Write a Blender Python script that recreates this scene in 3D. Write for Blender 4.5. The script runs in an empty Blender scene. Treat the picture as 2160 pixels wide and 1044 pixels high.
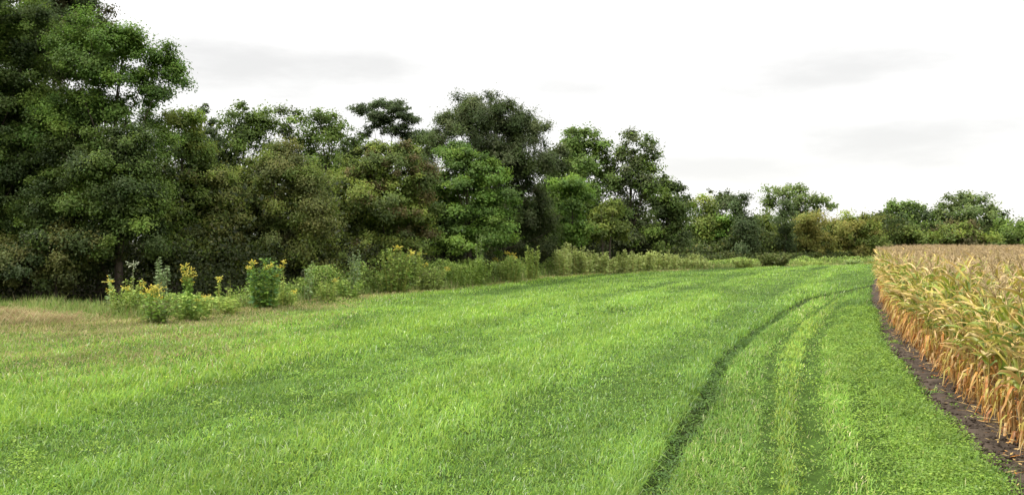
import bpy, math
import numpy as np
from mathutils import Vector
R = np.random.default_rng(11)
PI = math.pi
scene = bpy.context.scene
COL = scene.collection
F, HZ, CX, CAMH = 1870.0, 508.0, 1080.0, 2.6      # focal length and horizon of the photograph in its pixels

# ------------------------------------------------------------------ helpers
def px(x, y, d):
    """point of the photograph's pixel (x, y) at the distance d"""
    return np.array([(x - CX) / F * d, d, CAMH - (y - HZ) / F * d])

def mesh_obj(name, V, quads=None, tris=None, col=None, mat=None, parent=None, smooth=False):
    V = np.asarray(V, np.float32).reshape(-1, 3)
    q = np.zeros((0, 4), np.int32) if quads is None or len(quads) == 0 else np.asarray(quads, np.int32)
    t = np.zeros((0, 3), np.int32) if tris is None or len(tris) == 0 else np.asarray(tris, np.int32)
    me = bpy.data.meshes.new(name)
    me.vertices.add(len(V)); me.vertices.foreach_set('co', V.ravel())
    nl = q.size + t.size
    me.loops.add(nl)
    me.loops.foreach_set('vertex_index', np.concatenate([q.ravel(), t.ravel()]).astype(np.int32))
    npoly = len(q) + len(t)
    me.polygons.add(npoly)
    st = np.concatenate([np.arange(len(q)) * 4, q.size + np.arange(len(t)) * 3]).astype(np.int32)
    me.polygons.foreach_set('loop_start', st)
    if smooth: me.polygons.foreach_set('use_smooth', np.ones(npoly, bool))
    me.update(calc_edges=True)
    if col is not None:
        a = me.color_attributes.new('tint', 'FLOAT_COLOR', 'POINT')
        c = np.ones((len(V), 4), np.float32); c[:, :3] = np.clip(col, 0, 1)
        a.data.foreach_set('color', c.ravel())
    if mat: me.materials.append(mat)
    o = bpy.data.objects.new(name, me); COL.objects.link(o)
    if parent: o.parent = parent
    return o

def tag(o, label=None, cat=None, group=None, kind=None):
    if label: o['label'] = label
    if cat: o['category'] = cat
    if group: o['group'] = group
    if kind: o['kind'] = kind
    return o

def empty(name, loc, label, cat, group=None):
    o = bpy.data.objects.new(name, None); COL.objects.link(o)
    o.location = [float(v) for v in loc]; o.empty_display_size = 0.3
    return tag(o, label, cat, group)

def unit(v): return v / np.maximum(np.linalg.norm(v, axis=-1, keepdims=True), 1e-9)

_lat = {}
def noise(x, y, seed=0):
    """smooth value noise in 0..1 on the unit lattice"""
    if seed not in _lat: _lat[seed] = np.random.default_rng(1000 + seed).random((256, 256))
    L = _lat[seed]
    xi = np.floor(x).astype(int); yi = np.floor(y).astype(int)
    fx = x - xi; fy = y - yi
    fx = fx * fx * (3 - 2 * fx); fy = fy * fy * (3 - 2 * fy)
    a = L[xi & 255, yi & 255]; b = L[(xi + 1) & 255, yi & 255]
    c = L[xi & 255, (yi + 1) & 255]; d = L[(xi + 1) & 255, (yi + 1) & 255]
    return (a * (1 - fx) + b * fx) * (1 - fy) + (c * (1 - fx) + d * fx) * fy
def sstep(a, b, x):
    t = np.clip((x - a) / (b - a), 0, 1); return t * t * (3 - 2 * t)

# ------------------------------------------------------------------ materials
def nt(mat): mat.use_nodes = True; n = mat.node_tree; n.nodes.clear(); return n
def leaf_mat(name, transl=0.3, gloss=0.06, rough=0.45, var=0.25, nscale=1.2):
    m = bpy.data.materials.new(name); t = nt(m); N = t.nodes.new; L = t.links.new
    out = N('ShaderNodeOutputMaterial'); at = N('ShaderNodeAttribute'); at.attribute_name = 'tint'
    ge = N('ShaderNodeNewGeometry'); no = N('ShaderNodeTexNoise'); no.inputs['Scale'].default_value = nscale
    no.inputs['Detail'].default_value = 2
    L(ge.outputs['Position'], no.inputs['Vector'])
    mr = N('ShaderNodeMapRange'); mr.inputs[1].default_value = 0.3; mr.inputs[2].default_value = 0.7
    mr.inputs[3].default_value = 1 - var; mr.inputs[4].default_value = 1 + var
    L(no.outputs['Fac'], mr.inputs[0])
    mx = N('ShaderNodeVectorMath'); mx.operation = 'SCALE'
    L(at.outputs['Color'], mx.inputs[0]); L(mr.outputs[0], mx.inputs['Scale'])
    di = N('ShaderNodeBsdfDiffuse'); tr = N('ShaderNodeBsdfTranslucent'); gl = N('ShaderNodeBsdfGlossy')
    gl.inputs['Roughness'].default_value = rough
    L(mx.outputs[0], di.inputs['Color']); L(mx.outputs[0], tr.inputs['Color'])
    m1 = N('ShaderNodeMixShader'); m1.inputs[0].default_value = transl
    L(di.outputs[0], m1.inputs[1]); L(tr.outputs[0], m1.inputs[2])
    m2 = N('ShaderNodeMixShader'); m2.inputs[0].default_value = gloss
    L(m1.outputs[0], m2.inputs[1]); L(gl.outputs[0], m2.inputs[2])
    L(m2.outputs[0], out.inputs['Surface'])
    return m

def solid_mat(name, c0, c1, scale, rough=0.9, bump=0.0, stretch=(1, 1, 1), attr=False):
    m = bpy.data.materials.new(name); t = nt(m); N = t.nodes.new; L = t.links.new
    out = N('ShaderNodeOutputMaterial'); b = N('ShaderNodeBsdfPrincipled'); b.inputs['Roughness'].default_value = rough
    b.inputs['Specular IOR Level'].default_value = 0.03
    ge = N('ShaderNodeNewGeometry'); mp = N('ShaderNodeMapping'); mp.inputs['Scale'].default_value = stretch
    no = N('ShaderNodeTexNoise'); no.inputs['Scale'].default_value = scale; no.inputs['Detail'].default_value = 8
    no.inputs['Roughness'].default_value = 0.65
    L(ge.outputs['Position'], mp.inputs['Vector']); L(mp.outputs[0], no.inputs['Vector'])
    cr = N('ShaderNodeValToRGB'); e = cr.color_ramp.elements
    e[0].position = 0.32; e[0].color = (*c0, 1); e[1].position = 0.68; e[1].color = (*c1, 1)
    L(no.outputs['Fac'], cr.inputs[0])
    if attr:
        at = N('ShaderNodeAttribute'); at.attribute_name = 'tint'
        mu = N('ShaderNodeMix'); mu.data_type = 'RGBA'; mu.blend_type = 'MULTIPLY'; mu.inputs[0].default_value = 1
        L(at.outputs['Color'], mu.inputs[6]); L(cr.outputs[0], mu.inputs[7]); L(mu.outputs[2], b.inputs['Base Color'])
    else:
        L(cr.outputs[0], b.inputs['Base Color'])
    if bump:
        bm = N('ShaderNodeBump'); bm.inputs['Strength'].default_value = bump; bm.inputs['Distance'].default_value = 0.05
        L(no.outputs['Fac'], bm.inputs['Height']); L(bm.outputs[0], b.inputs['Normal'])
    L(b.outputs[0], out.inputs['Surface'])
    return m

M_LEAF = leaf_mat('tree_leaf', 0.42, 0.012, 0.5, 0.15, 0.9)
M_GRASS = leaf_mat('grass_blade', 0.42, 0.02, 0.4, 0.15, 0.5)
M_WEED = leaf_mat('weed_leaf', 0.38, 0.02, 0.45, 0.2, 1.5)
M_CORN = leaf_mat('corn_leaf', 0.26, 0.03, 0.45, 0.2, 9.0)
M_BARK = solid_mat('bark', (0.035, 0.028, 0.022), (0.11, 0.09, 0.07), 5, bump=0.6, stretch=(1, 1, 0.25))
M_STEM = leaf_mat('weed_stem', 0.0, 0.03, 0.5, 0.2, 4)
M_GROUND = solid_mat('meadow_ground', (0.55, 0.55, 0.5), (1.4, 1.4, 1.4), 2.5, bump=0.5, attr=True)
M_SOIL = solid_mat('field_soil', (0.028, 0.022, 0.017), (0.082, 0.064, 0.05), 3.0, bump=0.9)

# ------------------------------------------------------------------ plan of the place (metres, camera at the origin)
def curve(pts):
    p = np.array(pts, float); return p[:, 0], p[:, 1]
# far limit of the meadow: Y as a function of X
EX, EY = curve([(-80, 29), (-40, 31), (-20, 32.5), (-14, 31.5), (-12, 31.5), (-9.9, 35.5), (-7.7, 42), (-5.9, 47), (-2.4, 55), (2.5, 66),
                (8.5, 74), (20, 89), (33, 99), (45, 107), (70, 119), (120, 135), (200, 150)])
def edge_y(x): return np.interp(x, EX, EY)
# left limit of the bare soil, first row of the corn, and the three wheel tracks: X as a function of Y
SY, SX = curve([(2, 2.8), (6, 4.1), (9.4, 5.3), (10.5, 5.66), (11.9, 6.1), (14.5, 6.87), (17.1, 7.75), (22.5, 9.5), (31.8, 13.1), (36.6, 14.9), (52.8, 21.5), (70, 29), (85, 36.5), (108, 50)])
CY, CXX = curve([(2, 3.3), (6, 4.65), (9, 5.6), (11.6, 6.48), (13.6, 7.07), (17.1, 8.22), (20.5, 9.34), (26.3, 11.3), (36.6, 15.3), (52.8, 21.8), (70, 29.4), (85, 37), (108, 50.5)])
TY, TX = curve([(5, .3), (9.3, 1.44), (10.7, 1.85), (12.4, 2.4), (15, 3.3), (19.3, 4.6), (26.7, 7.4), (39.9, 13.2), (46, 17.2), (52.8, 22), (62, 31)])
T2Y, T2X = curve([(5, 1.6), (9, 2.62), (13, 3.75), (19.3, 5.65), (28.3, 9.1), (41, 15), (51, 20.8), (62, 30)])
T3Y, T3X = curve([(5, 2.0), (9, 3.1), (14.2, 4.75), (22.9, 7.8), (34.2, 12.6), (46, 18.6), (62, 29.5)])
T4Y, T4X = curve([(5, 2.9), (9, 3.9), (14, 5.5), (22, 8.6), (34, 13.4), (46, 19.2), (62, 30)])
def xof(Ys, Xs, y): return np.interp(y, Ys, Xs)
def off(Ys, Xs, x, y):
    """signed distance of (x, y) to the right of a curve"""
    x0 = xof(Ys, Xs, y); s = (xof(Ys, Xs, y + .5) - xof(Ys, Xs, y - .5))
    return (x - x0) / np.sqrt(1 + s * s)
def rut(x, y):
    d1 = off(TY, TX, x, y); d2 = off(T2Y, T2X, x, y); d3 = off(T3Y, T3X, x, y); d4 = off(T4Y, T4X, x, y)
    return d1, d2, d3, d4
def gz(x, y):
    """height of the meadow"""
    x = np.asarray(x, float); y = np.asarray(y, float)
    h = 0.16 * (noise(x / 6, y / 6, 1) - .5) + 0.07 * (noise(x / 1.7, y / 1.7, 2) - .5)
    al = off(SY, SX, x, y)
    h = h + .09 * (noise(al / 1.15 + 40, y / 16, 25) - .5) * (al < -3.2)
    d1, d2, d3, d4 = rut(x, y)
    lim = (y < 64) & (y > 2)
    w = 1 + 0.02 * y
    h = h - np.where(lim, 0.2 * np.exp(-(d1 / (.13 * w)) ** 2) + .09 * np.exp(-(d2 / (.12 * w)) ** 2)
                     + .15 * np.exp(-(d3 / (.16 * w)) ** 2) + .08 * np.exp(-(d4 / (.2 * w)) ** 2), 0)
    fade = sstep(0.2, 2.0, -off(SY, SX, x, y))
    far = 1 - sstep(150, 300, np.hypot(x, y))
    return h * fade * far

# ------------------------------------------------------------------ ground
def spaced(a, b, step, far, n=22):
    mid = np.arange(a, b + 1e-6, step)
    g = step * (np.power((far / step), np.linspace(0, 1, n))) 
    return np.concatenate([(a - g)[::-1], mid, b + g])
xs = spaced(-16, 26, 0.2, 3000); ys = spaced(5, 64, 0.22, 3000)
GX, GY = np.meshgrid(xs, ys)
GZ = gz(GX, GY)
V = np.stack([GX, GY, GZ], -1).reshape(-1, 3)
nx, ny = len(xs), len(ys)
idx = np.arange(nx * ny).reshape(ny, nx)
Q = np.stack([idx[:-1, :-1], idx[:-1, 1:], idx[1:, 1:], idx[1:, :-1]], -1).reshape(-1, 4)
X, Y = V[:, 0], V[:, 1]
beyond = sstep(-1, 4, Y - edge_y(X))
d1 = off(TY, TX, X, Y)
c = np.array([.03, .055, .01]) * (1 - beyond)[:, None] + np.array([.014, .013, .007]) * beyond[:, None]  # forest floor tone, darkened to paint in the shade under the trees
bare = np.exp(-(d1 / .25) ** 2) * (Y < 60)
c = c * (1 - bare)[:, None] + np.array([.016, .022, .007]) * bare[:, None]
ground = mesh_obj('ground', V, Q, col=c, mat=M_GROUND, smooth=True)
tag(ground, 'green meadow ground under the grass, running back to the woods', 'ground', kind='structure')

# bare soil under the corn
yy = np.concatenate([np.arange(2, 60, .12), np.arange(60, 108, .5)])
tt = np.concatenate([np.linspace(0, 1.6, 14), np.array([2.5, 4, 8, 15, 30, 60, 140])])
SYg, ST = np.meshgrid(yy, tt, indexing='ij')
SXg = xof(SY, SX, SYg) + ST + (ST < .01) * (.25 * (noise(SYg / .5, SYg * 0, 5) - .5) - .05)
SZ = 0.012 + 0.045 * noise(SXg / .35, SYg / .35, 6) + .02 * noise(SXg / .13, SYg / .13, 7)
SZ[:, 0] = 0.004
ii = np.arange(SYg.size).reshape(SYg.shape)
soil = mesh_obj('soil', np.stack([SXg, SYg, SZ], -1), np.stack([ii[:-1, :-1], ii[:-1, 1:], ii[1:, 1:], ii[1:, :-1]], -1).reshape(-1, 4), mat=M_SOIL, smooth=True)
tag(soil, 'bare brown soil strip along the foot of the corn', 'soil', kind='structure')

# ------------------------------------------------------------------ grass
def blades(P, h, w, lean, az, col, seg=2):
    """curved blades as one mesh array; returns V, quads, tris, colours"""
    n = len(P)
    side = np.stack([-np.sin(az + R.normal(0, .8, n)), np.cos(az), np.zeros(n)], 1); side = unit(side)
    dr = np.stack([np.cos(az), np.sin(az), np.zeros(n)], 1)
    up = np.array([0, 0, 1.0])
    def at(t):
        a = lean * t
        return P + dr * (h * t * np.sin(a))[:, None] + up * (h * t * np.cos(a))[:, None]
    ws = (w / 2)[:, None]
    if seg == 2:
        p0, p1, p2 = at(np.zeros(n)), at(np.full(n, .55)), at(np.ones(n))
        V = np.stack([p0 - side * ws, p0 + side * ws, p1 + side * ws * .8, p1 - side * ws * .8, p2], 1)
        b = np.arange(n)[:, None] * 5
        return V.reshape(-1, 3), b + np.array([[0, 1, 2, 3]]), b + np.array([[3, 2, 4]]), np.repeat(col, 5, 0)
    p0, p2 = at(np.zeros(n)), at(np.ones(n))
    V = np.stack([p0 - side * ws, p0 + side * ws, p2], 1)
    return V.reshape(-1, 3), np.zeros((0, 4), int), np.arange(n)[:, None] * 3 + np.array([[0, 1, 2]]), np.repeat(col, 3, 0)

class Acc:
    def __init__(s): s.V, s.Q, s.T, s.C, s.n = [], [], [], [], 0
    def add(s, V, Q, T, C):
        V = np.asarray(V).reshape(-1, 3)
        s.V.append(V)
        if Q is not None and len(Q): s.Q.append(np.asarray(Q) + s.n)
        if T is not None and len(T): s.T.append(np.asarray(T) + s.n)
        s.C.append(np.broadcast_to(C, (len(V), 3))); s.n += len(V)
    def obj(s, name, mat, parent=None, smooth=False, origin=None):
        V = np.concatenate(s.V)
        if origin is not None: V = V - np.asarray(origin)
        return mesh_obj(name, V, np.concatenate(s.Q) if s.Q else None, np.concatenate(s.T) if s.T else None,
                        np.concatenate(s.C), mat, parent, smooth)

def scatter(d0, d1, dens0, power=1.4, margin=5.0):
    """points over the viewed sector, thinner with distance"""
    out = []
    edges = np.geomspace(d0, d1, 26)
    for a, b in zip(edges[:-1], edges[1:]):
        m = (a + b) / 2; half = .60 * b + margin
        n = int(dens0 * (10 / m) ** power * (b - a) * 2 * half)
        out.append(np.stack([R.uniform(-half, half, n), R.uniform(a, b, n)], 1))
    return np.concatenate(out)

def pick(n, table, p):
    k = R.choice(len(table), n, p=np.array(p) / np.sum(p)); return np.array(table)[k]

P = scatter(6.5, 118, 1500)
X, Y = P[:, 0], P[:, 1]
d1, d2, d3, d4 = rut(X, Y)
so = off(SY, SX, X, Y)
ey = edge_y(X)
rag = .35 * (noise(X / .6, Y / .6, 21) - .5) + .25 * (noise(X / .2, Y / .2, 22) - .5)
inner = (so < -.16 + rag * 1.2) & (Y < ey + 3.0)
trk = Y < 58
short = (d1 > .12 + rag * .3) & trk
mid1 = np.abs(d1) < .13 * (1 + .015 * Y) + rag * .2
thin = np.ones(len(X))
thin[mid1 & trk] = .10
thin[(np.abs(d3) < .17 * (1 + .015 * Y) + rag * .35) & trk] *= .42
thin[(np.abs(d2) < .11 * (1 + .01 * Y) + rag * .3) & trk] *= .5
thin[(np.abs(d4) < .16) & trk] *= .7
AL = off(SY, SX, X, Y)
hole = noise(AL / .28 + 9, Y / .8, 23) * .5 + noise(AL / .9, Y / 3.2, 24) * .5
thin *= .5 + .5 * sstep(.3, .52, hole)
keep = inner & (R.random(len(X)) < thin)
P, X, Y, d1, d2, d3, d4, so, ey, short, hole, rag = [a[keep] for a in (P, X, Y, d1, d2, d3, d4, so, ey, short, hole, rag)]
n = len(X)
dist = np.hypot(X, Y)
along = off(SY, SX, X, Y)                                  # swaths run along the corn
swath = noise(along / 1.15 + 40, Y / 16, 25)
patch = noise(along / 2, Y / 6, 26)
tuft = noise(along / .2, Y / .45, 29) * .5 + noise(along / .6, Y / 2, 30) * .5
h = np.where(short, .07 + .10 * R.random(n) * (.4 + 1.1 * tuft), .05 + .09 * R.random(n) + .20 * np.maximum(tuft - .2, 0) * (.35 + .65 * R.random(n)) + .14 * (swath - .5))
h = np.where(~short & (d1 > -.5) & (Y < 58), h + .10, h)
inr = (np.abs(d2) < .12) | (np.abs(d3) < .2) | (np.abs(d4) < .18)
h = np.where(inr & short, h * .6, h)
h = np.where((so > -.9) & short, .10 + .16 * R.random(n) * (.3 + tuft * 1.3), h)
dry = (1 - sstep(1.0, 7.5 + 3.5 * sstep(0, 10, -X), ey - Y)) * 1.35 + .55 * sstep(4, 9, -X) * sstep(13, 22, Y)
dry = np.clip(dry * (.5 + 1.0 * noise(X / 2.2, Y / 1.5, 27)), 0, 1)
h *= 1 - .25 * dry
h = np.maximum(h, .05)
w = (.006 + .006 * R.random(n)) * (dist / 9) ** .75
az = R.uniform(0, 2 * PI, n); wind = R.random(n) < .3
az = np.where(wind, R.normal(.5, .7, n) + .5 * (patch - .5), az)
lean = R.uniform(.3, 2.0, n)
lush = pick(n, [(.15, .265, .030), (.195, .31, .036), (.115, .225, .034), (.255, .35, .045), (.155, .265, .065), (.42, .47, .24)], [30, 30, 14, 18, 8, 4])
cut = pick(n, [(.165, .285, .034), (.215, .325, .042), (.13, .245, .032), (.31, .345, .08), (.46, .42, .2)], [30, 26, 26, 9, 4])
old = pick(n, [(.20, .215, .05), (.27, .24, .085), (.36, .28, .13), (.25, .175, .085), (.17, .235, .035)], [30, 30, 22, 12, 20])
col = np.where(short[:, None], cut, lush)
ystrip = short & (((d2 > .05) & (d3 < -.12)))
col = np.where(ystrip[:, None] & (R.random((n, 1)) < .3), pick(n, [(.31, .37, .045), (.27, .35, .04)], [1, 1]), col)
green_edge = short & (so > -1.4) & (R.random(n) < .8)
col = np.where(green_edge[:, None], pick(n, [(.14, .25, .034), (.185, .285, .04)], [1, 1]), col)
col = np.where((R.random(n) < dry)[:, None], old, col)
shift = (noise(along / .7, Y / 3, 28) - .5)[:, None]
col = col * (1 + .42 * shift + np.array([[.4, .32, .15]]) * (swath - .5)[:, None])
col = col * R.uniform(.74, 1.2, (n, 1)) * np.array([.97, 1.02, 1.1])
Pz = np.column_stack([X, Y, gz(X, Y) - .01])
acc = Acc()
nr = dist < 45
acc.add(*blades(Pz[nr], h[nr], w[nr], lean[nr], az[nr], col[nr], 2))
acc.add(*blades(Pz[~nr], h[~nr], w[~nr], lean[~nr], az[~nr], col[~nr], 1))
print('grass blades', n)
tag(acc.obj('grass', M_GRASS), 'lush bright green meadow grass with wheel tracks worn through it', 'grass', kind='stuff')

# low broadleaf clover along the soil and in the tracks
def leaf_quads(C, axis, nrm, L, W):
    axis = unit(axis); side = unit(np.cross(axis, nrm))
    L = L[:, None] / 2; W = W[:, None] / 2
    V = np.stack([C - axis * L, C + side * W - axis * L * .1, C + axis * L, C - side * W - axis * L * .1], 1)
    return V.reshape(-1, 3), np.arange(len(C))[:, None] * 4 + np.array([[0, 1, 2, 3]])
ncl = 2000
cy = 8 + (34 - 8) * R.random(ncl) ** 1.7
soff = -np.abs(R.normal(0, .6, ncl)) - .14
trk_c = R.random(ncl) < .18
cxs = np.where(trk_c, xof(TY, TX, cy) + R.normal(0.02, .12, ncl), xof(SY, SX, cy) + soff)
cxs = np.where(R.random(ncl) < .1, xof(SY, SX, cy) - R.uniform(.3, 3.2, ncl), cxs)
mead = R.random(ncl) < .16
cy = np.where(mead & ~trk_c, R.uniform(8, 26, ncl), cy)
cxs = np.where(mead & ~trk_c, np.maximum(-.55 * cy, xof(TY, TX, cy) - R.uniform(.6, 14, ncl)), cxs)
seed = R.random(ncl) < .025
cxs = np.where(seed & ~mead & ~trk_c, xof(SY, SX, cy) + R.uniform(-.05, .4, ncl), cxs)
per = 46
ch = R.uniform(.10, .27, ncl) * np.where(trk_c, .7, 1) * np.where(seed, .5, 1)
ci = np.repeat(np.arange(ncl), per); m = len(ci)
r = R.normal(0, .11, (m, 2)); zz = R.random(m) ** .7 * ch[ci] * np.exp(-(r ** 2).sum(1) / .04)
C = np.column_stack([cxs[ci] + r[:, 0], cy[ci] + r[:, 1], gz(cxs[ci], cy[ci]) + zz + .01])
nrm = unit(np.column_stack([R.normal(0, .5, (m, 2)), np.ones(m)]))
ax = np.column_stack([R.normal(0, 1, (m, 2)), R.normal(0, .3, m)])
Ls = R.uniform(.022, .045, m) * (cy[ci] / 10) ** .5
Vq, Qq = leaf_quads(C, ax, nrm, Ls, Ls * .6)
cc = np.where(trk_c[:, None], pick(ncl, [(.075, .14, .022), (.06, .12, .025)], [1, 1]), pick(ncl, [(.14, .24, .032), (.19, .285, .04), (.12, .2, .035)], [1, 1, .6]))[ci] * R.uniform(.75, 1.25, (m, 1))
tag(mesh_obj('clover', Vq, Qq, col=np.repeat(cc, 4, 0), mat=M_WEED), 'low leafy clover growing along the soil strip and ruts', 'clover', kind='stuff')

# clods on the bare soil
m = 2600
ky = 8.5 + 30 * R.random(m) ** 1.6
kx = xof(SY, SX, ky) + R.uniform(-.12, .8, m)
oc = np.array([(1, 0, 0), (-1, 0, 0), (0, 1, 0), (0, -1, 0), (0, 0, .7), (0, 0, -.7)], float)
rad = .012 + .045 * R.random(m) ** 3
Vk = (oc[None] * R.uniform(.6, 1.3, (m, 6, 1)) + R.normal(0, .15, (m, 6, 3))) * rad[:, None, None] + np.column_stack([kx, ky, np.full(m, .045)])[:, None]
fk = np.array([(0, 2, 4), (2, 1, 4), (1, 3, 4), (3, 0, 4), (2, 0, 5), (1, 2, 5), (3, 1, 5), (0, 3, 5)])
tag(mesh_obj('soil_clods', Vk, None, (np.arange(m)[:, None, None] * 6 + fk[None]).reshape(-1, 3), mat=M_SOIL), 'crumbled clods lying on the bare soil strip', 'soil', kind='stuff')

# flattened straw patch at the left
n = 4500
sx = R.normal(-17.0, 1.5, n); sy = R.normal(28.6, 1.0, n); sy = sy - .25 * (sx + 17.0)
k = noise(sx / .8, sy / .5, 31) > .38
sx, sy = sx[k], sy[k]; n = len(sx)
az = R.normal(-.25, .45, n)
a = Acc()
a.add(*blades(np.column_stack([sx, sy, gz(sx, sy) + R.uniform(.02, .16, n)]), R.uniform(.35, .7, n), R.uniform(.008, .018, n), R.uniform(1.25, 1.65, n), az,
              pick(n, [(.30, .24, .12), (.22, .15, .08), (.36, .31, .17), (.2, .24, .07)], [3, 3, 2, 1.5]) * R.uniform(.8, 1.2, (n, 1)), 2))
tag(a.obj('straw', M_GRASS), 'flattened reddish tan dead grass at the left below the trees', 'dry grass', kind='stuff')

# ------------------------------------------------------------------ tubes
def tube(acc, pts, radii, sides=6, col=(1, 1, 1)):
    pts = np.asarray(pts, float); n = len(pts)
    tan = unit(np.gradient(pts, axis=0))
    ref = np.array([1., 0, 0]) if abs(tan[:, 0]).mean() < .8 else np.array([0, 1., 0])
    a = unit(np.cross(tan, ref)); b = np.cross(tan, a)
    th = np.linspace(0, 2 * PI, sides, endpoint=False)
    ring = pts[:, None] + np.asarray(radii)[:, None, None] * (np.cos(th)[None, :, None] * a[:, None] + np.sin(th)[None, :, None] * b[:, None])
    i = np.arange(n * sides).reshape(n, sides); j = np.roll(i, -1, 1)
    acc.add(ring.reshape(-1, 3), np.stack([i[:-1], j[:-1], j[1:], i[1:]], -1).reshape(-1, 4), None, np.asarray(col))

# ------------------------------------------------------------------ trees
def crown_leaves(lobes, r, L, W, lai, upw=.6, flat=.7, gap=0.0, shaggy=.35, up_shift=0.0):
    """leaf clumps through a set of ellipsoid lobes -> leaf centres, axes, normals, clump id, clump centres"""
    Cc, Rr, Uo = [], [], []
    for (c, rad) in lobes:
        c = np.asarray(c); rad = np.asarray(rad)
        k = max(5, int(1.15 * (1 - gap) * 4 * (rad[0] * rad[2] + rad[0] * rad[1] + rad[1] * rad[2]) / 3 / (r * r) * .8))
        u = unit(R.normal(0, 1, (k, 3)))
        u[:, 2] = np.where(u[:, 2] < -.55, -u[:, 2] * .6, u[:, 2])
        s = 1 - .75 * R.random(k) ** 2.2
        s *= R.uniform(.8, 1.12, k) + .22 * (R.random(k) < .14) * R.random(k)
        Uo.append(u); Cc.append(c + u * rad * s[:, None]); Rr.append(r * R.uniform(.5, 1.45, k) * (.6 + .4 * np.minimum(1, np.min(rad) / (2.2 * r))))
    Cc = np.concatenate(Cc); Rr = np.concatenate(Rr); Uo = np.concatenate(Uo)
    per = lai * 2.2 * PI * Rr ** 2 / (.5 * L * W)
    cnt = np.maximum(4, per).astype(int)
    ci = np.repeat(np.arange(len(Cc)), cnt); m = len(ci)
    u = unit(R.normal(0, 1, (m, 3)))
    s = R.random(m) ** .45 * (1 + shaggy * R.normal(0, 1, m) * (R.random(m) < .35))
    s = np.where(R.random(m) < .5, np.minimum(np.abs(R.normal(0, .85, m)), 1.2 + .2 * R.random(m)), s)
    o = u * s[:, None] * Rr[ci][:, None] * np.array([1, 1, flat])
    o[:, 2] += up_shift * Rr[ci] * R.random(m) ** 2
    C = Cc[ci] + o
    C[:, 2] = np.maximum(C[:, 2], .12)
    nrm = unit(unit(o) * .45 + Uo[ci] * .5 + np.array([0, 0, upw]) + R.normal(0, .38, (m, 3)))
    ax = R.normal(0, 1, (m, 3)); ax -= nrm * (ax * nrm).sum(1, keepdims=True)
    ax[:, 2] -= .35
    return C, ax, nrm, ci, Cc, Rr

def make_tree(name, label, cat, d, bx, lobes, pal, group, r=None, lai=1.0, leaf=None, gap=0.0, stems=1, aspect=.6, flat=.7, upw=.6, trunk_r=.2, shaggy=.35, up_shift=0., depth=1.0, limbs=14, top=None):
    """lobes: (px, py, rx, ry[, dz]) as read off the photograph at the tree's distance"""
    base = np.array([(bx - CX) / F * d, d, 0.0])
    base[2] = float(gz(base[0], base[1])) - .02
    root = empty(name, base, label, cat, group)
    Lb = []
    for lb in lobes:
        c = px(lb[0], lb[1], d); dz = lb[4] if len(lb) > 4 else R.uniform(-.6, .6)
        rx = lb[2] / F * d; ry = lb[3] / F * d
        c[1] += dz
        Lb.append((c, (rx, rx * depth, ry)))
    s = d / 886.0
    L = leaf[0] if leaf else max(.10, 2.7 * s); W = leaf[1] if leaf else L * aspect
    rr = r if r else max(.45, 7.5 * s)
    C, ax, nrm, ci, Cc, Rr = crown_leaves(Lb, rr, L, W, lai, upw, flat, gap, shaggy, up_shift)
    m = len(C)
    Vq, Qq = leaf_quads(C, ax, nrm, L * R.uniform(.7, 1.3, m), W * R.uniform(.7, 1.3, m))
    pal = np.array(pal, float) * (1.4 if group == FG else 1.2) * np.array([.96, 1.04, 1.0])  # far group's leaf colours lightened in place of haze
    tone = pal[R.integers(0, len(pal), len(Cc))]
    big = noise(Cc[:, 0] / (3 * rr) + 7, Cc[:, 2] / (3 * rr) + Cc[:, 1], 41)[:, None]
    tone = tone * (.75 + .5 * big) * R.uniform(.8, 1.2, (len(Cc), 1))
    lc = tone[ci] * R.uniform(.82, 1.18, (m, 1)) * (1 + R.normal(0, .05, (m, 3)))
    zmax = C[:, 2].max(); 
    t = Acc()
    bl = np.zeros(3)
    hgt = zmax - base[2]
    for q in range(stems):
        a = R.uniform(0, 2 * PI); sp = 0 if stems == 1 else .35
        ct = np.mean([c for c, _ in Lb], 0); 
        end = np.array([ct[0] - base[0] + np.cos(a) * sp * 2, ct[1] - base[1] + np.sin(a) * sp * 2, hgt * .82])
        p0 = np.array([np.cos(a) * sp, np.sin(a) * sp, -.1]) if stems > 1 else np.array([0, 0, -.1])
        tt = np.linspace(0, 1, 9)[:, None]
        pts = p0 * (1 - tt) + end * tt + np.cumsum(R.normal(0, .06, (9, 3)), 0) * np.array([1, 1, 0]) * tt
        pts[:, :2] = pts[:, :2] * (tt ** .6) + p0[:2] * (1 - tt ** .6)
        tr = trunk_r / (1 + .35 * (stems - 1))
        rad = tr * (1 - .88 * tt[:, 0] ** .8); rad[0] *= 1.5
        tube(t, pts, rad, 8)
        order = R.permutation(len(Cc))[:max(3, limbs // stems)]
        for k in order:
            e = Cc[k] - base
            f = np.clip(e[2] / hgt * R.uniform(.45, .8), .12, .8)
            st = np.array([np.interp(f, tt[:, 0], pts[:, i]) for i in range(3)])
            if e[2] < st[2] + .1: st = np.array([np.interp(max(.05, f * .4), tt[:, 0], pts[:, i]) for i in range(3)])
            mid = (st + e) / 2 + np.array([0, 0, -.08 * np.linalg.norm(e - st)]) + R.normal(0, .12, 3)
            u5 = np.linspace(0, 1, 6)[:, None]
            pp = st * (1 - u5) ** 2 + 2 * mid * u5 * (1 - u5) + e * u5 ** 2
            tube(t, pp, tr * .26 * (1 - .85 * u5[:, 0]) * (1 - .6 * f), 5)
    t.obj('trunk', M_BARK, root, True)
    mesh_obj('crown', Vq - base, Qq, col=np.repeat(lc, 4, 0), mat=M_LEAF, parent=root)
    return m

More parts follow.
